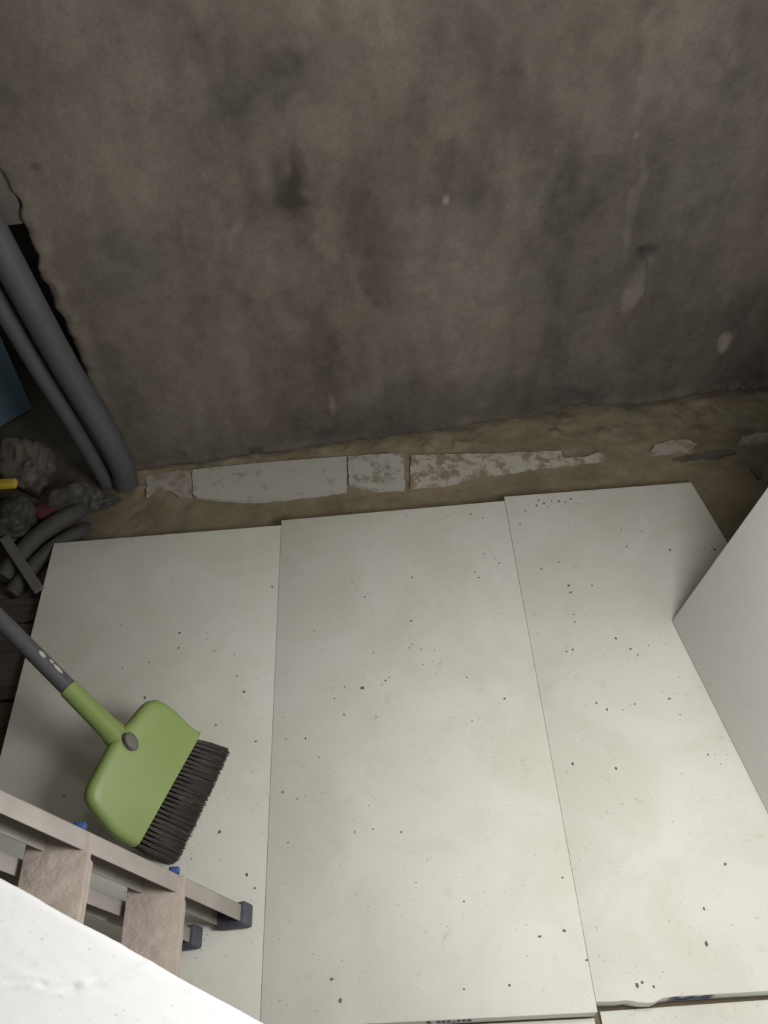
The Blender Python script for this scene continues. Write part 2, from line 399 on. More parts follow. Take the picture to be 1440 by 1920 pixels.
for (mx, my, rx, ry, tl, st) in marks:
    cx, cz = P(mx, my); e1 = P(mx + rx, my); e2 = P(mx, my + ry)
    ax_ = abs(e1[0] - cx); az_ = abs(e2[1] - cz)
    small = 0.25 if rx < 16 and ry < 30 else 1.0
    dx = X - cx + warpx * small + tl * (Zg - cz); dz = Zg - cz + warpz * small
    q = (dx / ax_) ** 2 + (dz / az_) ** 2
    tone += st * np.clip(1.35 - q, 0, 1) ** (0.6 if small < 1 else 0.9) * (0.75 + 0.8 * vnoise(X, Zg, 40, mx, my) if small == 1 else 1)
tone += 0.20 * rim
colr = base * np.clip(tone, 0.35, 2.6)[..., None]
colr += np.array([0.006, 0.000, -0.004]) * fbm(X, Zg, 6, 4, 44.0)[..., None]
loww = np.clip((low + 0.012 - Zg) / 0.02, 0, 1)[..., None]                 # sandy render at the foot
colr = colr * (1 - 0.55 * loww) + np.array([0.21, 0.175, 0.12]) * 0.55 * loww
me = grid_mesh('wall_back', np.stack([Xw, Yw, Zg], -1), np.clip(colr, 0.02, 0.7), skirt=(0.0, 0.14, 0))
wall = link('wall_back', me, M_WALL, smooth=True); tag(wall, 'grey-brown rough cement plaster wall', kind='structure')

# ------------------------------------------------------------------ setting: other walls
def slab(name, lo, hi, mat, label):
    bm = bmesh.new(); c = [(a + b) / 2 for a, b in zip(lo, hi)]
    box_bm(bm, c, (1, 0, 0), (0, 1, 0), (0, 0, 1), hi[0] - lo[0], hi[1] - lo[1], hi[2] - lo[2])
    return tag(from_bm(name, bm, mat), label, kind='structure')
slab('wall_right', (RW_X, -1.3, 0.0), (RW_X + 0.1, 1.95, 2.70), M_PLASTER, 'grey plaster side wall behind the leaning board')
slab('wall_left', (-1.62, -1.3, 0.0), (-1.52, 2.22, 2.70), M_PLASTER, 'grey plaster side wall left of the rubbish')
slab('wall_alcove', (-1.52, 2.16, 0.0), (-0.55, 2.26, 2.70), M_ALCOVE, 'dark bare masonry at the back of the pipe recess')
# lintel over the recess, flush with the back wall
bm = bmesh.new()
ys = WY + WK * -1.12
box_bm(bm, (-1.116, ys + 0.075, 1.745), Vector((1, WK, 0)).normalized(), Vector((-WK, 1, 0)).normalized(), (0, 0, 1), 0.80, 0.14, 1.91, 0.006, 2)
tag(from_bm('wall_lintel', bm, M_PLASTER), 'plastered wall above the pipe recess', kind='structure')
# wall behind the camera with the open doorway
slab('wall_front_left', (-1.52, -1.3, 0.0), (-0.03, -1.2, 2.70), M_ROOMWALL, 'plaster wall left of the doorway')
slab('wall_front_right', (0.93, -1.3, 0.0), (RW_X, -1.2, 2.70), M_ROOMWALL, 'plaster wall right of the doorway')
slab('wall_front_header', (-0.03, -1.3, 2.05), (0.93, -1.2, 2.70), M_ROOMWALL, 'plaster wall above the doorway')
slab('ceiling', (-1.62, -1.3, 2.70), (RW_X + 0.1, 2.26, 2.80), M_ROOMWALL, 'plaster ceiling')

# ------------------------------------------------------------------ white boards on the floor
BT = 0.05
def wob(a, b, n, amp, k):
    a = Vector(a); b = Vector(b); d = (b - a); nrm = Vector((-d.y, d.x)).normalized()
    return [tuple(a + d * (i / n) + nrm * amp * (mnoise.noise((i * 0.9, k, 0)) if 0 < i else 0)) for i in range(n)]
def board(name, poly, z0, z1, mat, label, group=None, bev=0.0009):
    o = from_bm(name, prism_bm(poly, z0, z1, bev), mat); smooth_by_angle(o, 50)
    return tag(o, label, 'board', group)
g = 'insulation boards lying on the floor'
b1 = board('insulation_board', wob((-0.858, 1.386), (-0.868, 0.272), 14, 0.001, 1) + [(-0.868, 0.272), (-0.2805, 0.263), (-0.2685, 1.393)], 0.003, BT, M_BOARD,
           'leftmost white board on the floor, lying under the green broom', g)
b2 = board('insulation_board', [(-0.268, 1.4085), (-0.2800, 0.262), (0.3108, 0.252), (0.3162, 1.4215)], 0.003, BT + 0.0012, M_BOARD,
           'middle white board on the floor with the darkest crumb on it', g)
edge3 = [(0.3172, 1.436), (0.3116, 0.268)] + [(0.345, 0.2665), (0.366, 0.2672), (0.374, 0.2655), (0.386, 0.2625), (0.398, 0.2612), (0.410, 0.2608), (0.420, 0.2635), (0.428, 0.2668), (0.45, 0.268)] + [(0.98, 0.262), (0.842, 1.25), (0.811, 1.441)]
b3 = board('insulation_board', edge3, 0.003, BT + 0.0006, M_BOARD, 'right-hand white board on the floor, chipped near end, beside the leaning board', g, 0.0009)
b4 = board('insulation_board', [(-0.90, 0.268), (-0.90, -0.75), (0.3165, -0.75), (0.3105, 0.2495), (-0.28, 0.2595)], 0.003, 0.010, M_BOARD,
           'thin white board at the bottom edge, left of the crack', g)
b5 = board('insulation_board', [(0.3225, 0.2590), (0.3245, -0.75), (0.98, -0.75), (0.98, 0.2585), (0.62, 0.2592)], 0.003, 0.010, M_BOARD,
           'thin white board at the bottom right, right of the crack', g)
# chipped crumb sitting on the near end of the right-hand board, illegible blue edge print on the end faces
def print_marks(parent, x0, x1, yf, z0, z1, slant=0.0, rows=2, n=14, seed=1):
    r = random.Random(seed); bm = bmesh.new()
    for j in range(rows):
        zz0 = z0 + (z1 - z0) * (j + 0.08) / rows; zz1 = z0 + (z1 - z0) * (j + 0.92) / rows
        for i in range(n):
            a = x0 + (x1 - x0) * i / n; wdt = (x1 - x0) / n * r.uniform(0.55, 0.95)
            if r.random() < 0.1: continue
            y = yf((a + wdt / 2)) - 0.0006
            vs = [bm.verts.new((a, y, zz0)), bm.verts.new((a + wdt, y, zz0)), bm.verts.new((a + wdt + slant, y, zz1)), bm.verts.new((a + slant, y, zz1))]
            f = bm.faces.new(vs)
            ex = bmesh.ops.extrude_face_region(bm, geom=[f])
            bmesh.ops.translate(bm, vec=(0, 0.0006, 0), verts=[v for v in ex['geom'] if isinstance(v, bmesh.types.BMVert)])
    o = from_bm('edge_print', bm, M_PRINT, parent); o['label'] = 'blurred navy blue print on the board edge'
    return o
yl = lambda x: 0.262 + (x + 0.2795) / 0.5885 * -0.010
print_marks(b2, 0.012, 0.092, yl, 0.024, 0.047, 0.0, 2, 9, 2)
print_marks(b2, -0.150, -0.085, yl, 0.026, 0.047, 0.0, 2, 8, 5)
y3 = lambda x: 0.268 - (x - 0.45) / 0.53 * 0.006
print_marks(b3, 0.432, 0.515, y3, 0.012, 0.046, 0.010, 3, 16, 3)

# boards' dirt crumbs: far too many and too small to count
CR = [(680,1290,7),(627,1310,4),(646,1288,3),(723,1276,4),(716,1284,3),(730,1270,3),(768,1215,4),(773,1208,3),(815,1220,3),(825,1245,4),(690,1113,3),(684,1119,3),(773,1083,4),(771,1164,4),
 (511,1100,4),(337,1187,4),(335,1215,3),(280,1242,3),(228,1172,3),(272,1308,5),(405,1360,4),(458,1297,4),(402,1220,3),(445,1268,3),(440,1227,3),(1066,1098,5),(1070,1111,5),(1110,1098,4),(1074,1218,5),(1062,1222,4),(1155,1197,5),(1182,1217,4),(1196,1228,3),(1118,1318,4),(1138,1330,4),
 (1255,1310,5),(1328,1415,4),(1074,1432,5),(1155,1441,5),(890,1073,4),(898,1083,4),(840,968,3),(762,968,3),(883,964,4),(905,971,3),(907,1038,4),(1015,1067,4),(1047,1054,4),(975,984,3),(936,1056,3),(1175,1025,4),(1256,1031,5),(1165,993,3),(1203,996,3),(1340,1030,4),(1322,1028,3),
 (530,1485,5),(557,1498,3),(412,1560,5),(463,1640,5),(478,1665,4),(455,1690,2),(700,1555,4),(665,1560,4),(752,1560,4),(598,1420,4),(573,1385,4),(480,1390,4),(536,1386,3),(946,1310,4),(885,1352,3),(875,1270,3),(624,1290,3),(622,1836,6),(638,1876,7),(955,1847,5),(1320,1704,5),(1325,1770,7),(1055,1646,4),(1058,1745,5),(1012,1756,6),(1360,1620,5),
 (605,1216,3),(660,1092,3),(590,1183,3),(1035,1050,3),(645,1340,4),(705,1344,4),(531,1345,3),(1076,1152,3),(1078,1166,3),(700,1224,4),(790,1218,3),(793,1246,3),(120,1492,4),(1275,1340,3),(1190,1320,3),(1216,1210,3),(870,1690,4),(690,1700,3),(780,1655,3),(540,1580,3),(1100,1800,4),(870,1855,4),(1195,1848,8),(1204,1842,5),(1226,1850,4),(1006,948,4),(1020,944,5),(1034,940,4),(1048,940,5),(1060,942,4),(1070,936,4),(1010,938,4),(1028,950,3),(985,958,3),(1085,945,3)]
def crumbs(name, items, mat, seed, label, cat):
    bm = bmesh.new(); r = random.Random(seed)
    for (px, py_, s, z) in items:
        p = onz(px, py_, z); rad = s * 0.00027 * r.uniform(0.85, 1.15) * (p - CAM).length / 0.9
        k = 7; a0 = r.random() * 6; el = r.uniform(0.75, 1.3); h = rad * r.uniform(0.45, 0.8)
        ring = []; mid = []
        for i in range(k):
            a = a0 + 2 * math.pi * i / k; q = r.uniform(0.8, 1.2)
            ring.append(bm.verts.new((p.x + math.cos(a) * rad * q * el, p.y + math.sin(a) * rad * q / el, z)))
            mid.append(bm.verts.new((p.x + math.cos(a) * rad * q * el * 0.7, p.y + math.sin(a) * rad * q / el * 0.7, z + h * 0.75)))
        top = bm.verts.new((p.x, p.y, z + h))
        for i in range(k):
            j = (i + 1) % k
            bm.faces.new((ring[i], ring[j], mid[j], mid[i])); bm.faces.new((mid[i], mid[j], top))
        bm.faces.new(ring[::-1])
    return tag(from_bm(name, bm, mat), label, cat, kind='stuff')
r = random.Random(11)
items = [(a, b, s, BT + 0.001) for a, b, s in CR]
for i in range(150):
    items.append((r.uniform(120, 1380), r.uniform(960, 1840), r.uniform(1.0, 2.2), BT + 0.001))
def over_boards(px, py_):
    p = onz(px, py_, BT); return -0.85 < p.x < 0.80 and 0.29 < p.y < 1.38
items = [it for k, it in enumerate(items) if k < len(CR) or over_boards(it[0], it[1])]
crumbs('dirt_crumbs', items, M_CRUMB, 5, 'scattered dark dirt crumbs on the white boards', 'dirt')

# ------------------------------------------------------------------ white strips along the wall foot
def strip(name, pix, mat, z1, label, jag=0.0015, cat='strip', bev=0.002):
    pts = [onz(a, b, z1) for a, b in pix]; poly = []
    for i in range(len(pts)):
        a, b = pts[i], pts[(i + 1) % len(pts)]; n = max(2, int((b - a).length / 0.012))
        d = (b - a); nr = Vector((-d.y, d.x, 0)).normalized()
        for k in range(n):
            q = a + d * (k / n) + nr * jag * 2 * mnoise.noise((a.x * 31 + k * 0.7, a.y * 17, z1 * 9)) * (1 if k else 0)
            poly.append((q.x, q.y))
    bm = prism_bm(poly, -0.004, z1, 0)
    o = from_bm(name, bm, mat)
    return tag(o, label, cat, 'broken strips along the wall foot')
strip('skirting_strip', [(274, 892), (300, 886), (361, 880), (360, 932), (335, 930), (312, 918), (290, 915), (274, 930)], M_STRIP_A, 0.008, 'short pinkish chalky strip beside the foot of the pipes', 0.004)
strip('skirting_strip', [(361, 880), (400, 876), (480, 868), (560, 862), (650, 855), (650, 919), (600, 926), (540, 933), (480, 937), (420, 936), (368, 931), (361, 926)], M_STRIP_B, 0.012, 'longest white strip at the wall foot, clean with bowed lower edge', 0.001)
strip('skirting_strip', [(652, 855), (700, 852), (757, 849), (759, 916), (700, 917), (680, 912), (654, 905)], M_STRIP_C, 0.011, 'white strip splashed with mortar in the middle of the wall foot', 0.0025)
strip('skirting_strip', [(770, 853), (900, 850), (1000, 847), (1052, 845), (1056, 858), (1100, 856), (1118, 848), (1132, 850), (1134, 862), (1060, 870), (970, 882), (900, 893), (830, 908), (769, 914)], M_STRIP_D, 0.010, 'sand-crusted white strip tapering to the right along the wall foot', 0.003)
strip('mortar_flake', [(1220, 846), (1228, 833), (1258, 825), (1285, 822), (1308, 832), (1300, 842), (1262, 846), (1225, 851)], M_STRIP_A, 0.012, 'pale flake on the sand left of the dark streak', 0.004, 'flake')
strip('mortar_flake', [(1385, 828), (1392, 818), (1420, 811), (1452, 810), (1452, 826), (1415, 829), (1390, 834)], M_STRIP_A, 0.012, 'pale flake on the sand at the right edge of the photo', 0.003, 'flake')
strip('mortar_flake', [(1262, 862), (1290, 853), (1340, 846), (1372, 842), (1382, 848), (1350, 856), (1300, 860)], M_DARKLUMP, 0.010, 'long dark streak of mortar on the sand near the right edge', 0.004, 'flake')
strip('mortar_flake', [(1408, 878), (1412, 870), (1424, 868), (1427, 880), (1428, 892), (1420, 896), (1416, 885)], M_DARKLUMP, 0.010, 'small dark clod on the sand above the leaning board', 0.003, 'clod')

# ------------------------------------------------------------------ board leaning on the right wall
c0 = onz(1258, 1165, BT); c1 = onz(1440, 1530, BT)
bdir = (c1 - c0).normalized(); nrm = Vector((-bdir.y, bdir.x, 0))
LA = math.radians(78.3)
rise = nrm * math.cos(LA) + Vector((0, 0, math.sin(LA)))
face_n = (-nrm * math.sin(LA) + Vector((0, 0, math.cos(LA))))     # visible face looks left and up
th, Lb, Wb = 0.012, 1.90, 0.85
bm = bmesh.new()
cc = c0 + Vector((0, 0, 0.001)) + bdir * (Wb / 2) + rise * (Lb / 2) - face_n * (th / 2) + Vector((0, 0, th * math.cos(LA)))
box_bm(bm, cc, bdir, rise, face_n, Wb, Lb, th, 0.004, 3)
o = from_bm('insulation_board', bm, M_BOARD_LEAN); smooth_by_angle(o, 50)
tag(o, 'greyish white board standing upright, leaning against the right wall', 'board')

# ------------------------------------------------------------------ step ladder (folded), seen from above
ladder = empty('step_ladder', (-0.38, 0.25, BT))
tag(ladder, 'dusty folded aluminium step ladder with blue end caps and wide treads', 'ladder')
LS = 0.355                                   # lean: x per unit z
def rail_x(z, off=0.0): return -0.312 + off - LS * (z - 0.073)
ldir = Vector((-LS, 0, 1)).normalized(); lper = Vector((1, 0, LS)).normalized()
def rail(y0, y1, off, z0, z1, wd, open_dir=-1, mat=M_ALU):
    """C-channel rail between y0..y1: web on the outside, two flanges, open towards the other rail"""
    bm = bmesh.new(); t_ = 0.0028
    a = Vector((rail_x(z0, off), (y0 + y1) / 2, z0)); b = Vector((rail_x(z1, off), (y0 + y1) / 2, z1))
    L = (b - a).length; c = (a + b) / 2 - lper * (wd / 2)
    yw = (y1 - t_ / 2 if open_dir < 0 else y0 + t_ / 2) - c.y
    box_bm(bm, c + Vector((0, yw, 0)), lper, (0, 1, 0), ldir, wd, t_, L, 0.001, 2)
    for s_ in (-1, 1):
        box_bm(bm, c + lper * s_ * (wd / 2 - t_ / 2), lper, (0, 1, 0), ldir, t_, y1 - y0, L, 0.001, 2)
    o = from_bm('rail', bm, mat, ladder); smooth_by_angle(o, 40); return o
ZT = 0.695
YF0, YF1 = 0.432, 0.461
rail(YF0, YF1, 0, BT + 0.018, ZT, 0.052)
rail(0.030, 0.059, 0, BT + 0.018, ZT, 0.052, 1)
rail(0.402, 0.427, -0.092, BT + 0.014, ZT - 0.03, 0.040)
rail(0.064, 0.089, -0.092, BT + 0.014, ZT - 0.03, 0.040, 1)
def foot(yc, wy, off, wd, mat):
    bm = bmesh.new()
    zc = BT + 0.022
    c = Vector((rail_x(zc, off), yc, zc)) - lper * (wd / 2)
    box_bm(bm, c + Vector((0.002, 0, 0.0)), lper, (0, 1, 0), ldir, wd + 0.012, wy + 0.012, 0.034, 0.005, 3)
    zmin = min(v.co.z for v in bm.verts)
    for v in bm.verts:
        if v.co.z < BT + 0.004: v.co.z = BT + 0.0005
    o = from_bm('foot', bm, mat, ladder); smooth_by_angle(o, 60); o['label'] = 'navy blue rubber foot'; return o
foot((YF0 + YF1) / 2, YF1 - YF0, 0, 0.052, M_NAVYBOOT); foot(0.0445, 0.029, 0, 0.052, M_NAVYBOOT)
foot(0.4145, 0.025, -0.092, 0.040, M_NAVYBOOT); foot(0.0765, 0.025, -0.092, 0.040, M_NAVYBOOT)
def tread(zc, xr, wd, tilt=0.12):
    ax = Vector((math.cos(tilt), 0, -math.sin(tilt))); az = Vector((math.sin(tilt), 0, math.cos(tilt)))
    bm = bmesh.new()
    c = Vector((xr, 0.2455, zc)) - ax * (wd / 2) - az * 0.009
    box_bm(bm, c, ax, (0, 1, 0), az, wd, 0.424, 0.018, 0.003, 2)
    # folded lips under both long edges
    for s in (-1, 1):
        box_bm(bm, c + ax * s * (wd / 2 - 0.002) - az * 0.016, ax, (0, 1, 0), az, 0.004, 0.36, 0.022, 0.001, 1)
    tr = from_bm('tread', bm, M_TREAD, ladder); smooth_by_angle(tr, 40); tr['label'] = 'pinkish dust-covered flat tread'
    for yy in (0.4675, 0.0235):
        bm = bmesh.new()
        box_bm(bm, Vector((xr, yy, zc)) - ax * 0.020 - az * 0.003, ax, (0, 1, 0), az, 0.018, 0.012, 0.014, 0.003, 2)
        cp = from_bm('end_cap', bm, M_BLUECAP, tr); smooth_by_angle(cp, 60); cp['label'] = 'bright blue plastic cap'
    # folded grey gusset clamping tread to the rail
    for yy in (YF1 - 0.006, 0.036):
        bm = bmesh.new()
        box_bm(bm, Vector((rail_x(zc + 0.012) - 0.032, yy, zc + 0.010)), lper, (0, 1, 0), ldir, 0.036, 0.005, 0.022, 0.0022, 2)
        gs = from_bm('gusset', bm, M_ALU, tr); smooth_by_angle(gs, 60)
    return tr
tread(0.286, -0.376, 0.094)
tread(0.518, -0.462, 0.092)
bm = bmesh.new(); box_bm(bm, (rail_x(0.705) - 0.045, 0.2455, 0.700), (1, 0, 0), (0, 1, 0), (0, 0, 1), 0.085, 0.44, 0.014, 0.004, 2)
o = from_bm('top_plate', bm, M_TREAD, ladder); smooth_by_angle(o, 40)

# ------------------------------------------------------------------ white board leaning over the ladder top, its foot on the floor boards
e0 = onz(0, 1645, 0.79); e1 = onz(495, 1920, 0.61)
ed = (e1 - e0).normalized()                       # down the slope
ew = Vector((ed.y, -ed.x, 0)).normalized()        # across, away from the visible edge
en = ed.cross(ew).normalized()
if en.z < 0: en = -en
FTH = 0.028
down = (e0.z - 0.0125 - FTH * en.z) / -ed.z        # distance from e0 to the foot
LUP = 0.26
org = e0 - ed * LUP; LEN = LUP + down
NX, NY = 560, 220
SS, TT = np.meshgrid(np.linspace(0, LEN, NX), np.linspace(0, 0.60, NY))
Hh = 0.0010 * fbm(SS, TT, 7, 4) + 0.0006 * fbm(SS * 0.6, TT * 1.6, 45, 4)
rt = fbm(SS, SS * 0 + 0.3, 20, 4); TTw = TT + 0.0018 * rt * np.exp(-TT / 0.02)
def on_fg(px, py_):
    d_ = ray(px, py_); p = CAM + d_ * ((e0 - CAM).dot(en) / d_.dot(en)); return (p - org).dot(ed), (p - org).dot(ew)
def seg_dist(pix):
    pts_ = [on_fg(*q) for q in pix]; dist = np.full_like(SS, 9.0)
    for (ax_, ay_), (bx_, by_) in zip(pts_[:-1], pts_[1:]):
        ux_, uy_ = bx_ - ax_, by_ - ay_; L2 = ux_ * ux_ + uy_ * uy_
        k = np.clip(((SS - ax_) * ux_ + (TT - ay_) * uy_) / L2, 0, 1)
        dist = np.minimum(dist, np.hypot(SS - ax_ - k * ux_, TT - ay_ - k * uy_))
    return np.abs(dist + 0.0025 * fbm(SS, TT, 60, 3))
d1 = seg_dist(((-60, 1836), (0, 1838), (55, 1838), (90, 1848), (115, 1855), (150, 1848)))
d2 = seg_dist(((150, 1848), (200, 1840), (240, 1826), (270, 1812), (287, 1803)))
Hh += -0.0020 * np.exp(-(d1 / 0.0020) ** 2) * np.clip(0.6 + 1.8 * fbm(SS, TT, 70, 2), 0, 2) + 0.0006 * np.exp(-((d1 - 0.005) / 0.004) ** 2)
Hh += 0.0020 * np.exp(-(d2 / 0.0035) ** 2)
ed_d = np.minimum(np.minimum(SS, LEN - SS), np.minimum(TT, 0.60 - TT))
Hh -= 0.0025 * np.exp(-ed_d / 0.002)
PF = np.stack([org[i] + ed[i] * SS + ew[i] * TTw + en[i] * Hh for i in range(3)], -1)
me = grid_mesh('insulation_board', PF, None, skirt=tuple(-en * FTH))
o = link('insulation_board', me, M_BOARD_CLEAN, smooth=True)
tag(o, 'bright clean white board in the foreground leaning over the ladder, creased across', 'board')

# ------------------------------------------------------------------ broom
T1 = onz(440, 1400, BT); T2 = onz(345, 1625, BT); BM_ = (T1 + T2) / 2
be = (T2 - T1).normalized(); bh = Vector((be.y, -be.x, 0))
BA = math.radians(42)
bu = bh * math.sin(BA) + Vector((0, 0, math.cos(BA)))
bn = be.cross(bu).normalized()
if bn.dot(CAM - BM_) < 0: bn = -bn
def on_head(px, py_, off=0.0):              # point of the broom-head plane at a photo pixel
    d = ray(px, py_); o_ = BM_ + bn * off
    return CAM + d * ((o_ - CAM).dot(bn) / d.dot(bn))
def head_wh(px, py_):
    p = on_head(px, py_) - BM_; return p.dot(be), p.dot(bu)
broom = empty('broom', BM_ ); tag(broom, 'apple green push broom with grey pole and dark bristles beside the ladder', 'broom')
out_px = [(379, 1371), (369, 1385), (330, 1455), (295, 1520), (259, 1588), (248, 1584), (220, 1567), (196, 1540), (177, 1516), (168, 1496), (172, 1473), (184, 1449), (200, 1418), (214, 1394), (233, 1367), (251, 1349), (267, 1329), (280, 1316), (296, 1311), (311, 1316), (333, 1333), (353, 1353), (371, 1368)]
wh = [head_wh(*q) for q in out_px]
cw = sum(a for a, b in wh) / len(wh); ch = sum(b for a, b in wh) / len(wh)
# densify smooth outline (keep the straight bristle edge)
bm = bmesh.new()
layers = [(0.0, 0.86, 0.0), (0.0, 0.93, -0.0015), (0.0, 0.975, -0.005), (0.0, 1.0, -0.012), (0, 1.0, -0.022), (0, 0.985, -0.030), (0, 0.94, -0.036), (0, 0.88, -0.038)]
top_e = [wh[0], wh[1], wh[2], wh[3], wh[4]]
pts = [Vector((a, b, 0)) for a, b in wh[4:]] + [Vector((wh[0][0], wh[0][1], 0))]
dense = [(p.x, p.y) for p in spline(pts, 5)]
for k in range(1, 8):
    q = k / 8; dense.append((wh[0][0] * (1 - q) + wh[4][0] * q, wh[0][1] * (1 - q) + wh[4][1] * q))
rings = []
for (_, sc, dz) in layers:
    ring = []
    for (a, b) in dense:
        hb = min(b for a, b in dense)
        # shrink towards the bristle-edge middle so that edge stays crisp
        bb = 0.094 + (b - 0.094) * (sc if b > 0.12 else 1.0 - (1 - sc) * 0.35)
        aa = cw + (a - cw) * (1 - (1 - sc) * 0.75)
        ring.append(bm.verts.new(BM_ + be * aa + bu * bb + bn * dz))
    rings.append(ring)
n = len(dense)
for i in range(len(rings) - 1):
    for k in range(n):
        bm.faces.new((rings[i][k], rings[i][(k + 1) % n], rings[i + 1][(k + 1) % n], rings[i + 1][k]))
bm.faces.new(rings[0]); bm.faces.new(rings[-1][::-1])
head = from_bm('head', bm, M_GREEN, broom); smooth_by_angle(head, 50)
# socket and pole
S0 = on_head(238, 1400, -0.020)
Q = onz(2, 1163, 0.36)
pv = (Q - S0).normalized()
def along(px):                              # parameter where the pole reaches a photo column
    best = min((abs(720 + F_PX * ((S0 + pv * t_ - CAM).dot(right)) / ((S0 + pv * t_ - CAM).dot(fwd)) - px), t_) for t_ in np.linspace(0, 0.5, 400)); return best[1]
tg = along(128)
sock = [S0 - pv * 0.030 - bn * 0.020, S0 - pv * 0.014 - bn * 0.008, S0 + pv * 0.008, S0 + pv * 0.03, S0 + pv * 0.055, S0 + pv * (tg * 0.7), S0 + pv * tg, S0 + pv * (tg + 0.001)]
bm = tube_bm(sock, [0.012, 0.024, 0.0275, 0.025, 0.0215, 0.0205, 0.0195, 0.0165], 28)
so = from_bm('pole_socket', bm, M_GREEN, broom); smooth_by_angle(so, 50)
tw = (-1.50 - S0.x) / pv.x                  # until the left wall
bm = tube_bm([S0 + pv * (tg - 0.02), S0 + pv * (tg + 0.10), S0 + pv * (tg + 0.28), S0 + pv * (tw - 0.02)], [0.0172, 0.0168, 0.0160, 0.0150], 28)
pole = from_bm('pole', bm, M_GREYPOLE, broom); smooth_by_angle(pole, 50)
side_v = pv.cross(CAM - S0).normalized(); upv = side_v.cross(pv).normalized()
if upv.dot(CAM - S0) < 0: upv = -upv
def chip(tpos, ang, ln, wd):
    base_ = S0 + pv * tpos; bm = bmesh.new(); R = 0.01725
    rad = upv * math.cos(ang) + side_v * math.sin(ang)
    tan = pv.cross(rad).normalized()
    ring = []
    for k in range(10):
        a = 2 * math.pi * k / 10; q = 0.8 + 0.35 * random.random()
        ring.append(bm.verts.new(base_ + rad * (R + 0.0002) + pv * math.cos(a) * ln * q + tan * math.sin(a) * wd * q))
    f = bm.faces.new(ring); ex = bmesh.ops.extrude_face_region(bm, geom=[f])
    bmesh.ops.translate(bm, vec=-rad * 0.0012, verts=[v for v in ex['geom'] if isinstance(v, bmesh.types.BMVert)])
    from_bm('paint_chip', bm, M_CHIP, pole)
def chip_side(sgn, tpos, ln, wd): chip(tpos, sgn, ln, wd)
sg = 1.0 if side_v.dot(up) > 0 else -1.0
chip(along(73), sg * 0.62, 0.010, 0.0045); chip(along(101), sg * 0.75, 0.013, 0.004); chip(along(88), sg * 0.8, 0.006, 0.003)
# oval button
bc = on_head(242, 1391, 0.0)
bx = (on_head(232, 1376) - on_head(252, 1408)).normalized(); by = bn.cross(bx).normalized()
bm = bmesh.new(); rr = []
for (k, hgt) in ((1.0, -0.004), (1.0, 0.0105), (0.90, 0.0125), (0.6, 0.0132)):
    rr.append([bm.verts.new(bc + bx * math.cos(2 * math.pi * i / 28) * 0.0195 * k + by * math.sin(2 * math.pi * i / 28) * 0.0125 * k + bn * hgt) for i in range(28)])
for i in range(3):
    for k in range(28): bm.faces.new((rr[i][k], rr[i][(k + 1) % 28], rr[i + 1][(k + 1) % 28], rr[i + 1][k]))
bm.faces.new(rr[-1])
o = from_bm('release_button', bm, M_BUTTON, broom); smooth_by_angle(o, 50); o['label'] = 'grey oval button'
# bristles
A0 = Vector((head_wh(371, 1385)[0], head_wh(371, 1385)[1])); A1 = Vector((head_wh(262, 1589)[0], head_wh(262, 1589)[1]))
B0 = Vector((head_wh(436, 1404)[0], head_wh(436, 1404)[1])); B1 = Vector((head_wh(332, 1624)[0], head_wh(332, 1624)[1]))
def bristles(name, count, mat, seed, rad, len_lo, len_hi, tufts=26):
    r = random.Random(seed); V = []; Fc = []
    for i in range(count):
        tf = r.randrange(tufts); row = r.randrange(4)
        s_ = (tf + 0.5 + (r.random() - 0.5) * 0.5) / tufts
        a = A0.lerp(A1, s_); depth = -0.006 - row * 0.008 + (r.random() - 0.5) * 0.004
        s2 = (tf + 0.5 + (r.random() - 0.5) * 1.05) / tufts; s2 = min(max(s2, 0), 1)
        b = B0.lerp(B1, s2)
        k = r.uniform(len_lo, len_hi)
        # the end corners are worn round
        cr = min(s2, 1 - s2); k *= 1 - 0.10 * max(0, 1 - cr / 0.05)
        b = a.lerp(b, k)
        p0 = BM_ + be * a.x + bu * (a.y + 0.004) + bn * depth
        dep2 = depth * 1.25 + (r.random() - 0.5) * 0.010
        p2 = BM_ + be * b.x + bu * b.y + bn * dep2
        p1 = (p0 + p2) / 2 + be * (r.random() - 0.5) * 0.004 + bn * (r.random() - 0.5) * 0.003
        if p2.z < BT + 0.0015: p2.z = BT + 0.0015
        base_i = len(V); d = (p2 - p0).normalized(); x_ = d.cross(bn).normalized(); y_ = d.cross(x_)
        for (p, q) in ((p0, 1.0), (p1, 0.95), (p2, 0.6)):
            for m_ in range(3):
                an = 2.0944 * m_ + i
                V.append(p + (x_ * math.cos(an) + y_ * math.sin(an)) * rad * q)
        for s3 in range(2):
            for m_ in range(3):
                Fc.append((base_i + s3 * 3 + m_, base_i + s3 * 3 + (m_ + 1) % 3, base_i + s3 * 3 + 3 + (m_ + 1) % 3, base_i + s3 * 3 + 3 + m_))
        Fc.append((base_i + 6, base_i + 7, base_i + 8))
    me = bpy.data.meshes.new(name); me.from_pydata([tuple(v) for v in V], [], Fc)
    o = link(name, me, mat, broom, smooth=True); o['kind'] = 'stuff'; return o
o = bristles('bristles', 4500, M_BRISTLE, 3, 0.0011, 0.94, 1.02); o['label'] = 'dark grey-brown bristles'
o = bristles('bristle_tips', 450, M_BRISTLE2, 8, 0.0008, 0.99, 1.05); o['label'] = 'worn brown bristle ends'

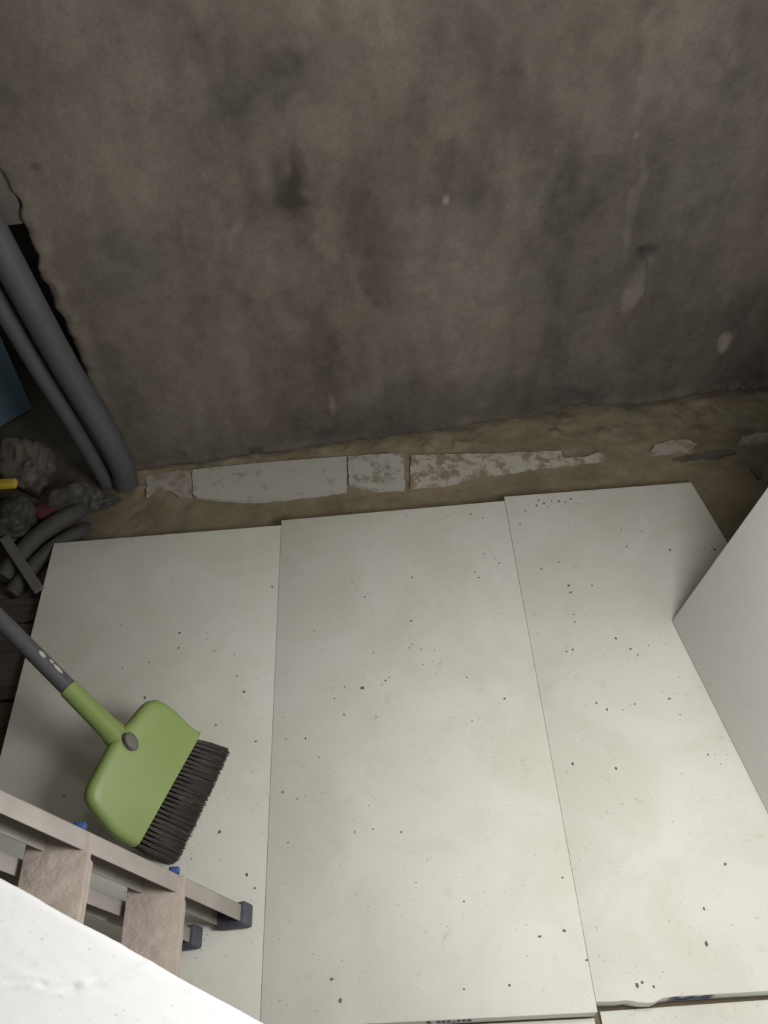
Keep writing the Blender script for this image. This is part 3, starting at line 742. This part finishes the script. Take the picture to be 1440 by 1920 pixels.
# ------------------------------------------------------------------ pipes in the recess
def pipe(name, path, rad, mat, label, cat='pipe', group=None, n=24):
    pts = spline(path, 10)
    bm = tube_bm(pts, rad, n); o = from_bm(name, bm, mat); smooth_by_angle(o, 50)
    return tag(o, label, cat, group)
O1 = -0.045
p1 = [onwall(236, 905, O1), onwall(228, 872, O1), onwall(190, 798, O1), onwall(127, 695, O1), onwall(73, 598, O1), onwall(25, 508, O1)]
p1[0].z = 0.012
dtop = (p1[-1] - p1[-2]).normalized(); p1 += [p1[-1] + dtop * 0.3, p1[-1] + dtop * 1.2]
pipe('drain_pipe', p1, 0.0335, M_PIPE, 'thick grey pipe standing against the ragged end of the wall', 'pipe', 'upright grey pipes')
O2 = -0.032
p2 = [onwall(206, 920, O2), onwall(196, 896, O2), onwall(138, 797, O2), onwall(74, 695, O2), onwall(17, 600, O2)]
p2[0].z = 0.012
dtop = (p2[-1] - p2[-2]).normalized(); p2 += [p2[-1] + dtop * 0.3, p2[-1] + dtop * 1.2]
pipe('drain_pipe', p2, 0.0220, M_PIPE, 'thinner grey pipe left of the thick one', 'pipe', 'upright grey pipes')
# conduits lying on the floor
def fl(px, py_, z): return onz(px, py_, z)
pipe('floor_conduit', [fl(176, 944, -0.025), fl(145, 960, 0.012), fl(105, 982, 0.030), fl(70, 1008, 0.030), fl(40, 1040, 0.030), fl(5, 1085, 0.030)], 0.025, M_PIPE2, 'grey conduit bending out of the sand, further from the boards', 'pipe', 'conduits on the floor')
pipe('floor_conduit', [fl(172, 988, -0.025), fl(145, 1001, 0.006), fl(108, 1022, 0.024), fl(80, 1045, 0.024), fl(52, 1074, 0.024), fl(20, 1115, 0.024)], 0.0205, M_PIPE2, 'grey conduit bending out of the sand, close to the board corner', 'pipe', 'conduits on the floor')
# steel bar across the conduits
a = fl(8, 1008, 0.075); b = fl(74, 1108, 0.052)
bm = bmesh.new(); d = (b - a).normalized(); sdv = d.cross(Vector((0, 0, 1))).normalized(); upv2 = sdv.cross(d)
box_bm(bm, (a + b) / 2, d, sdv, upv2, (b - a).length, 0.026, 0.010, 0.002, 2)
box_bm(bm, (a + b) / 2 - sdv * 0.011 - upv2 * 0.016, d, sdv, upv2, (b - a).length, 0.004, 0.034, 0.001, 1)
o = from_bm('steel_angle', bm, M_STEEL); tag(o, 'short grey steel angle bar lying across the floor conduits', 'bar')

# ------------------------------------------------------------------ rubbish in the recess
def blob(name, c, size, mat, label, cat, seed, amp=0.35, freq=6.0, rot=0.0, flat=0.0, subd=5):
    bm = bmesh.new(); bmesh.ops.create_icosphere(bm, subdivisions=subd, radius=1.0)
    cr_, sr_ = math.cos(rot), math.sin(rot)
    for v in bm.verts:
        p = v.co.copy()
        q = p * freq * 0.16 + Vector((seed, seed * 1.7, 0))
        fold = 1 - abs(mnoise.noise(q * 1.4 + Vector((0, 0, p.z * 0.8)))) * 2.2
        k = 1 + amp * (0.7 * mnoise.noise(q) + 0.42 * max(fold - 0.45, 0) + 0.10 * mnoise.noise(q * 4.0))
        x, y, z = p.x * size[0] * k, p.y * size[1] * k, p.z * size[2] * k
        v.co = Vector((c[0] + x * cr_ - y * sr_, c[1] + x * sr_ + y * cr_, max(c[2] + z, flat)))
    o = from_bm(name, bm, mat, smooth=True); return tag(o, label, cat)
c = fl(38, 868, 0.10)
blob('plastic_bag', (c.x + 0.005, c.y + 0.02, 0.075), (0.068, 0.075, 0.08), M_BAG, 'crumpled cloudy plastic bag below the blue bin', 'bag', 2.0, 0.5, 8, 0.5, 0.004)
c = fl(-5, 830, 0.12)
blob('plastic_bag', (c.x - 0.095, c.y - 0.02, 0.085), (0.06, 0.06, 0.085), M_BAG2, 'dark crumpled plastic bag at the left edge, against the blue bin', 'bag', 6.0, 0.5, 8, 0.1, 0.004)
c = fl(22, 945, 0.09)
blob('plastic_bag', (c.x - 0.015, c.y - 0.02, 0.050), (0.062, 0.058, 0.052), M_BAG2, 'small grey plastic bag in front of the yellow handle', 'bag', 11.0, 0.5, 9, 0.8, 0.004)
# limp grey sheet reaching to the pipe feet
g0 = [fl(95, 925, 0.05), fl(150, 905, 0.06), fl(190, 922, 0.03), fl(232, 938, 0.008)]
top_l = spline(g0, 12)
NXs, NYs = len(top_l), 14
PP = np.zeros((NYs, NXs, 3))
for i, p in enumerate(top_l):
    u_ = i / (NXs - 1); wdt = 0.085 * (1 - u_) ** 0.8 + 0.012
    for j in range(NYs):
        v_ = j / (NYs - 1)
        q = Vector((p.x - 0.02 * v_, p.y - wdt * v_, max(0.004, p.z * (1 - v_) ** 0.8 + 0.012 * mnoise.noise((u_ * 9, v_ * 4, 3)) + 0.006)))
        PP[j, i] = q
me = grid_mesh('plastic_sheet', PP, None, skirt=(0, 0, -0.002))
o = link('plastic_sheet', me, M_BAG2, smooth=True); tag(o, 'limp grey plastic sheet draped in front of the pipe feet', 'sheet')
# red rag and navy cloth
c = fl(72, 962, 0.03)
blob('rag', (c.x + 0.012, c.y + 0.005, 0.026), (0.028, 0.026, 0.024), M_RED, 'small dull red rag among the plastic bags', 'rag', 15.0, 0.5, 9, 0.3, 0.004, 3)
c = fl(-2, 985, 0.05)
blob('rag', (c.x - 0.065, c.y - 0.065, 0.045), (0.045, 0.035, 0.042), M_NAVY, 'dark navy cloth at the left edge above the steel bar', 'rag', 19.0, 0.4, 9, 0.3, 0.004, 3)
# yellow handle: tapered bar with a rounded end and grip grooves
a = fl(31, 906, 0.155); b = fl(-60, 912, 0.145)
d = (b - a).normalized(); sdv = d.cross(Vector((0, 0, 1))).normalized(); upv2 = sdv.cross(d)
yh = empty('tool_handle', a); tag(yh, 'yellow plastic tool handle lying on the bags', 'handle')
bm = bmesh.new()
box_bm(bm, a + d * 0.075, d, sdv, upv2, 0.15, 0.024, 0.020, 0.005, 3)
o = from_bm('grip', bm, M_YELLOW, yh); smooth_by_angle(o, 50)
bm = tube_bm([a + d * 0.15, a + d * 0.24], [0.006, 0.005], 12); o = from_bm('shank', bm, M_STEEL, yh); smooth_by_angle(o, 50)
# blue bin: open tapered box with rolled rim, standing on the slab in the recess
k0 = onz(60, 765, 0.012); k1 = onz(0, 800, 0.012)
ux = (k1 - k0).normalized(); uy = Vector((ux.y, -ux.x, 0))
if uy.y < 0: uy = -uy
bbin = empty('storage_bin', k0); tag(bbin, 'dull blue plastic bin standing behind the plastic bags', 'bin')
def tub(w_, d_, h_, flare, t_):
    bm = bmesh.new(); rings = []
    for (ins, z, fl_) in ((0, 0, 0), (0, h_, flare), (-t_, h_, flare), (-t_, t_, 0)):
        cs = []
        for (i, j) in ((0, 0), (1, 0), (1, 1), (0, 1)):
            sx = -1 if i == 0 else 1; sy = -1 if j == 0 else 1
            q = k0 + ux * (i * w_ + sx * (fl_ + ins)) + uy * (j * d_ + sy * (fl_ + ins)) + Vector((0, 0, z))
            cs.append(bm.verts.new(q))
        rings.append(cs)
    for a_, b_ in zip(rings[:-1], rings[1:]):
        for k in range(4): bm.faces.new((a_[k], a_[(k + 1) % 4], b_[(k + 1) % 4], b_[k]))
    bm.faces.new(rings[0][::-1]); bm.faces.new(rings[-1])
    return bm
bw, bd, bhgt = 0.24, 0.17, 0.42
from_bm('body', tub(bw, bd, bhgt, 0.012, 0.003), M_BLUEBIN, bbin)
bm = bmesh.new(); cz = bhgt - 0.006
mid = k0 + ux * bw / 2 + uy * bd / 2 + Vector((0, 0, cz))
for s_ in (-1, 1):
    box_bm(bm, mid + uy * s_ * (bd / 2 + 0.018), ux, uy, (0, 0, 1), bw + 0.048, 0.010, 0.014, 0.003, 2)
    box_bm(bm, mid + ux * s_ * (bw / 2 + 0.018), ux, uy, (0, 0, 1), 0.010, bd + 0.028, 0.014, 0.003, 2)
from_bm('rim', bm, M_BLUEBIN, bbin)

# ------------------------------------------------------------------ lamp fittings (outside the frame)
def pendant(name, pos, label):
    x, y, z = pos
    lamp = empty(name, (x, y, 2.70)); tag(lamp, label, 'lamp')
    from_bm('ceiling_rose', tube_bm([(x, y, 2.70), (x, y, 2.685), (x, y, 2.68)], [0.045, 0.045, 0.03], 24), M_CHIP, lamp)
    from_bm('cord', tube_bm([(x, y, 2.685), (x, y, z + 0.15)], 0.004, 10), M_NAVY, lamp)
    from_bm('socket', tube_bm([(x, y, z + 0.16), (x, y, z + 0.15), (x, y, z + 0.09), (x, y, z + 0.075)], [0.008, 0.016, 0.02, 0.018], 20), M_CHIP, lamp)
pendant('hanging_lamp', WORK_POS, 'bare bulb hanging low on a long cord, right of the camera')
pendant('hanging_lamp', LAMP_POS, 'bare bulb hanging close under the ceiling')
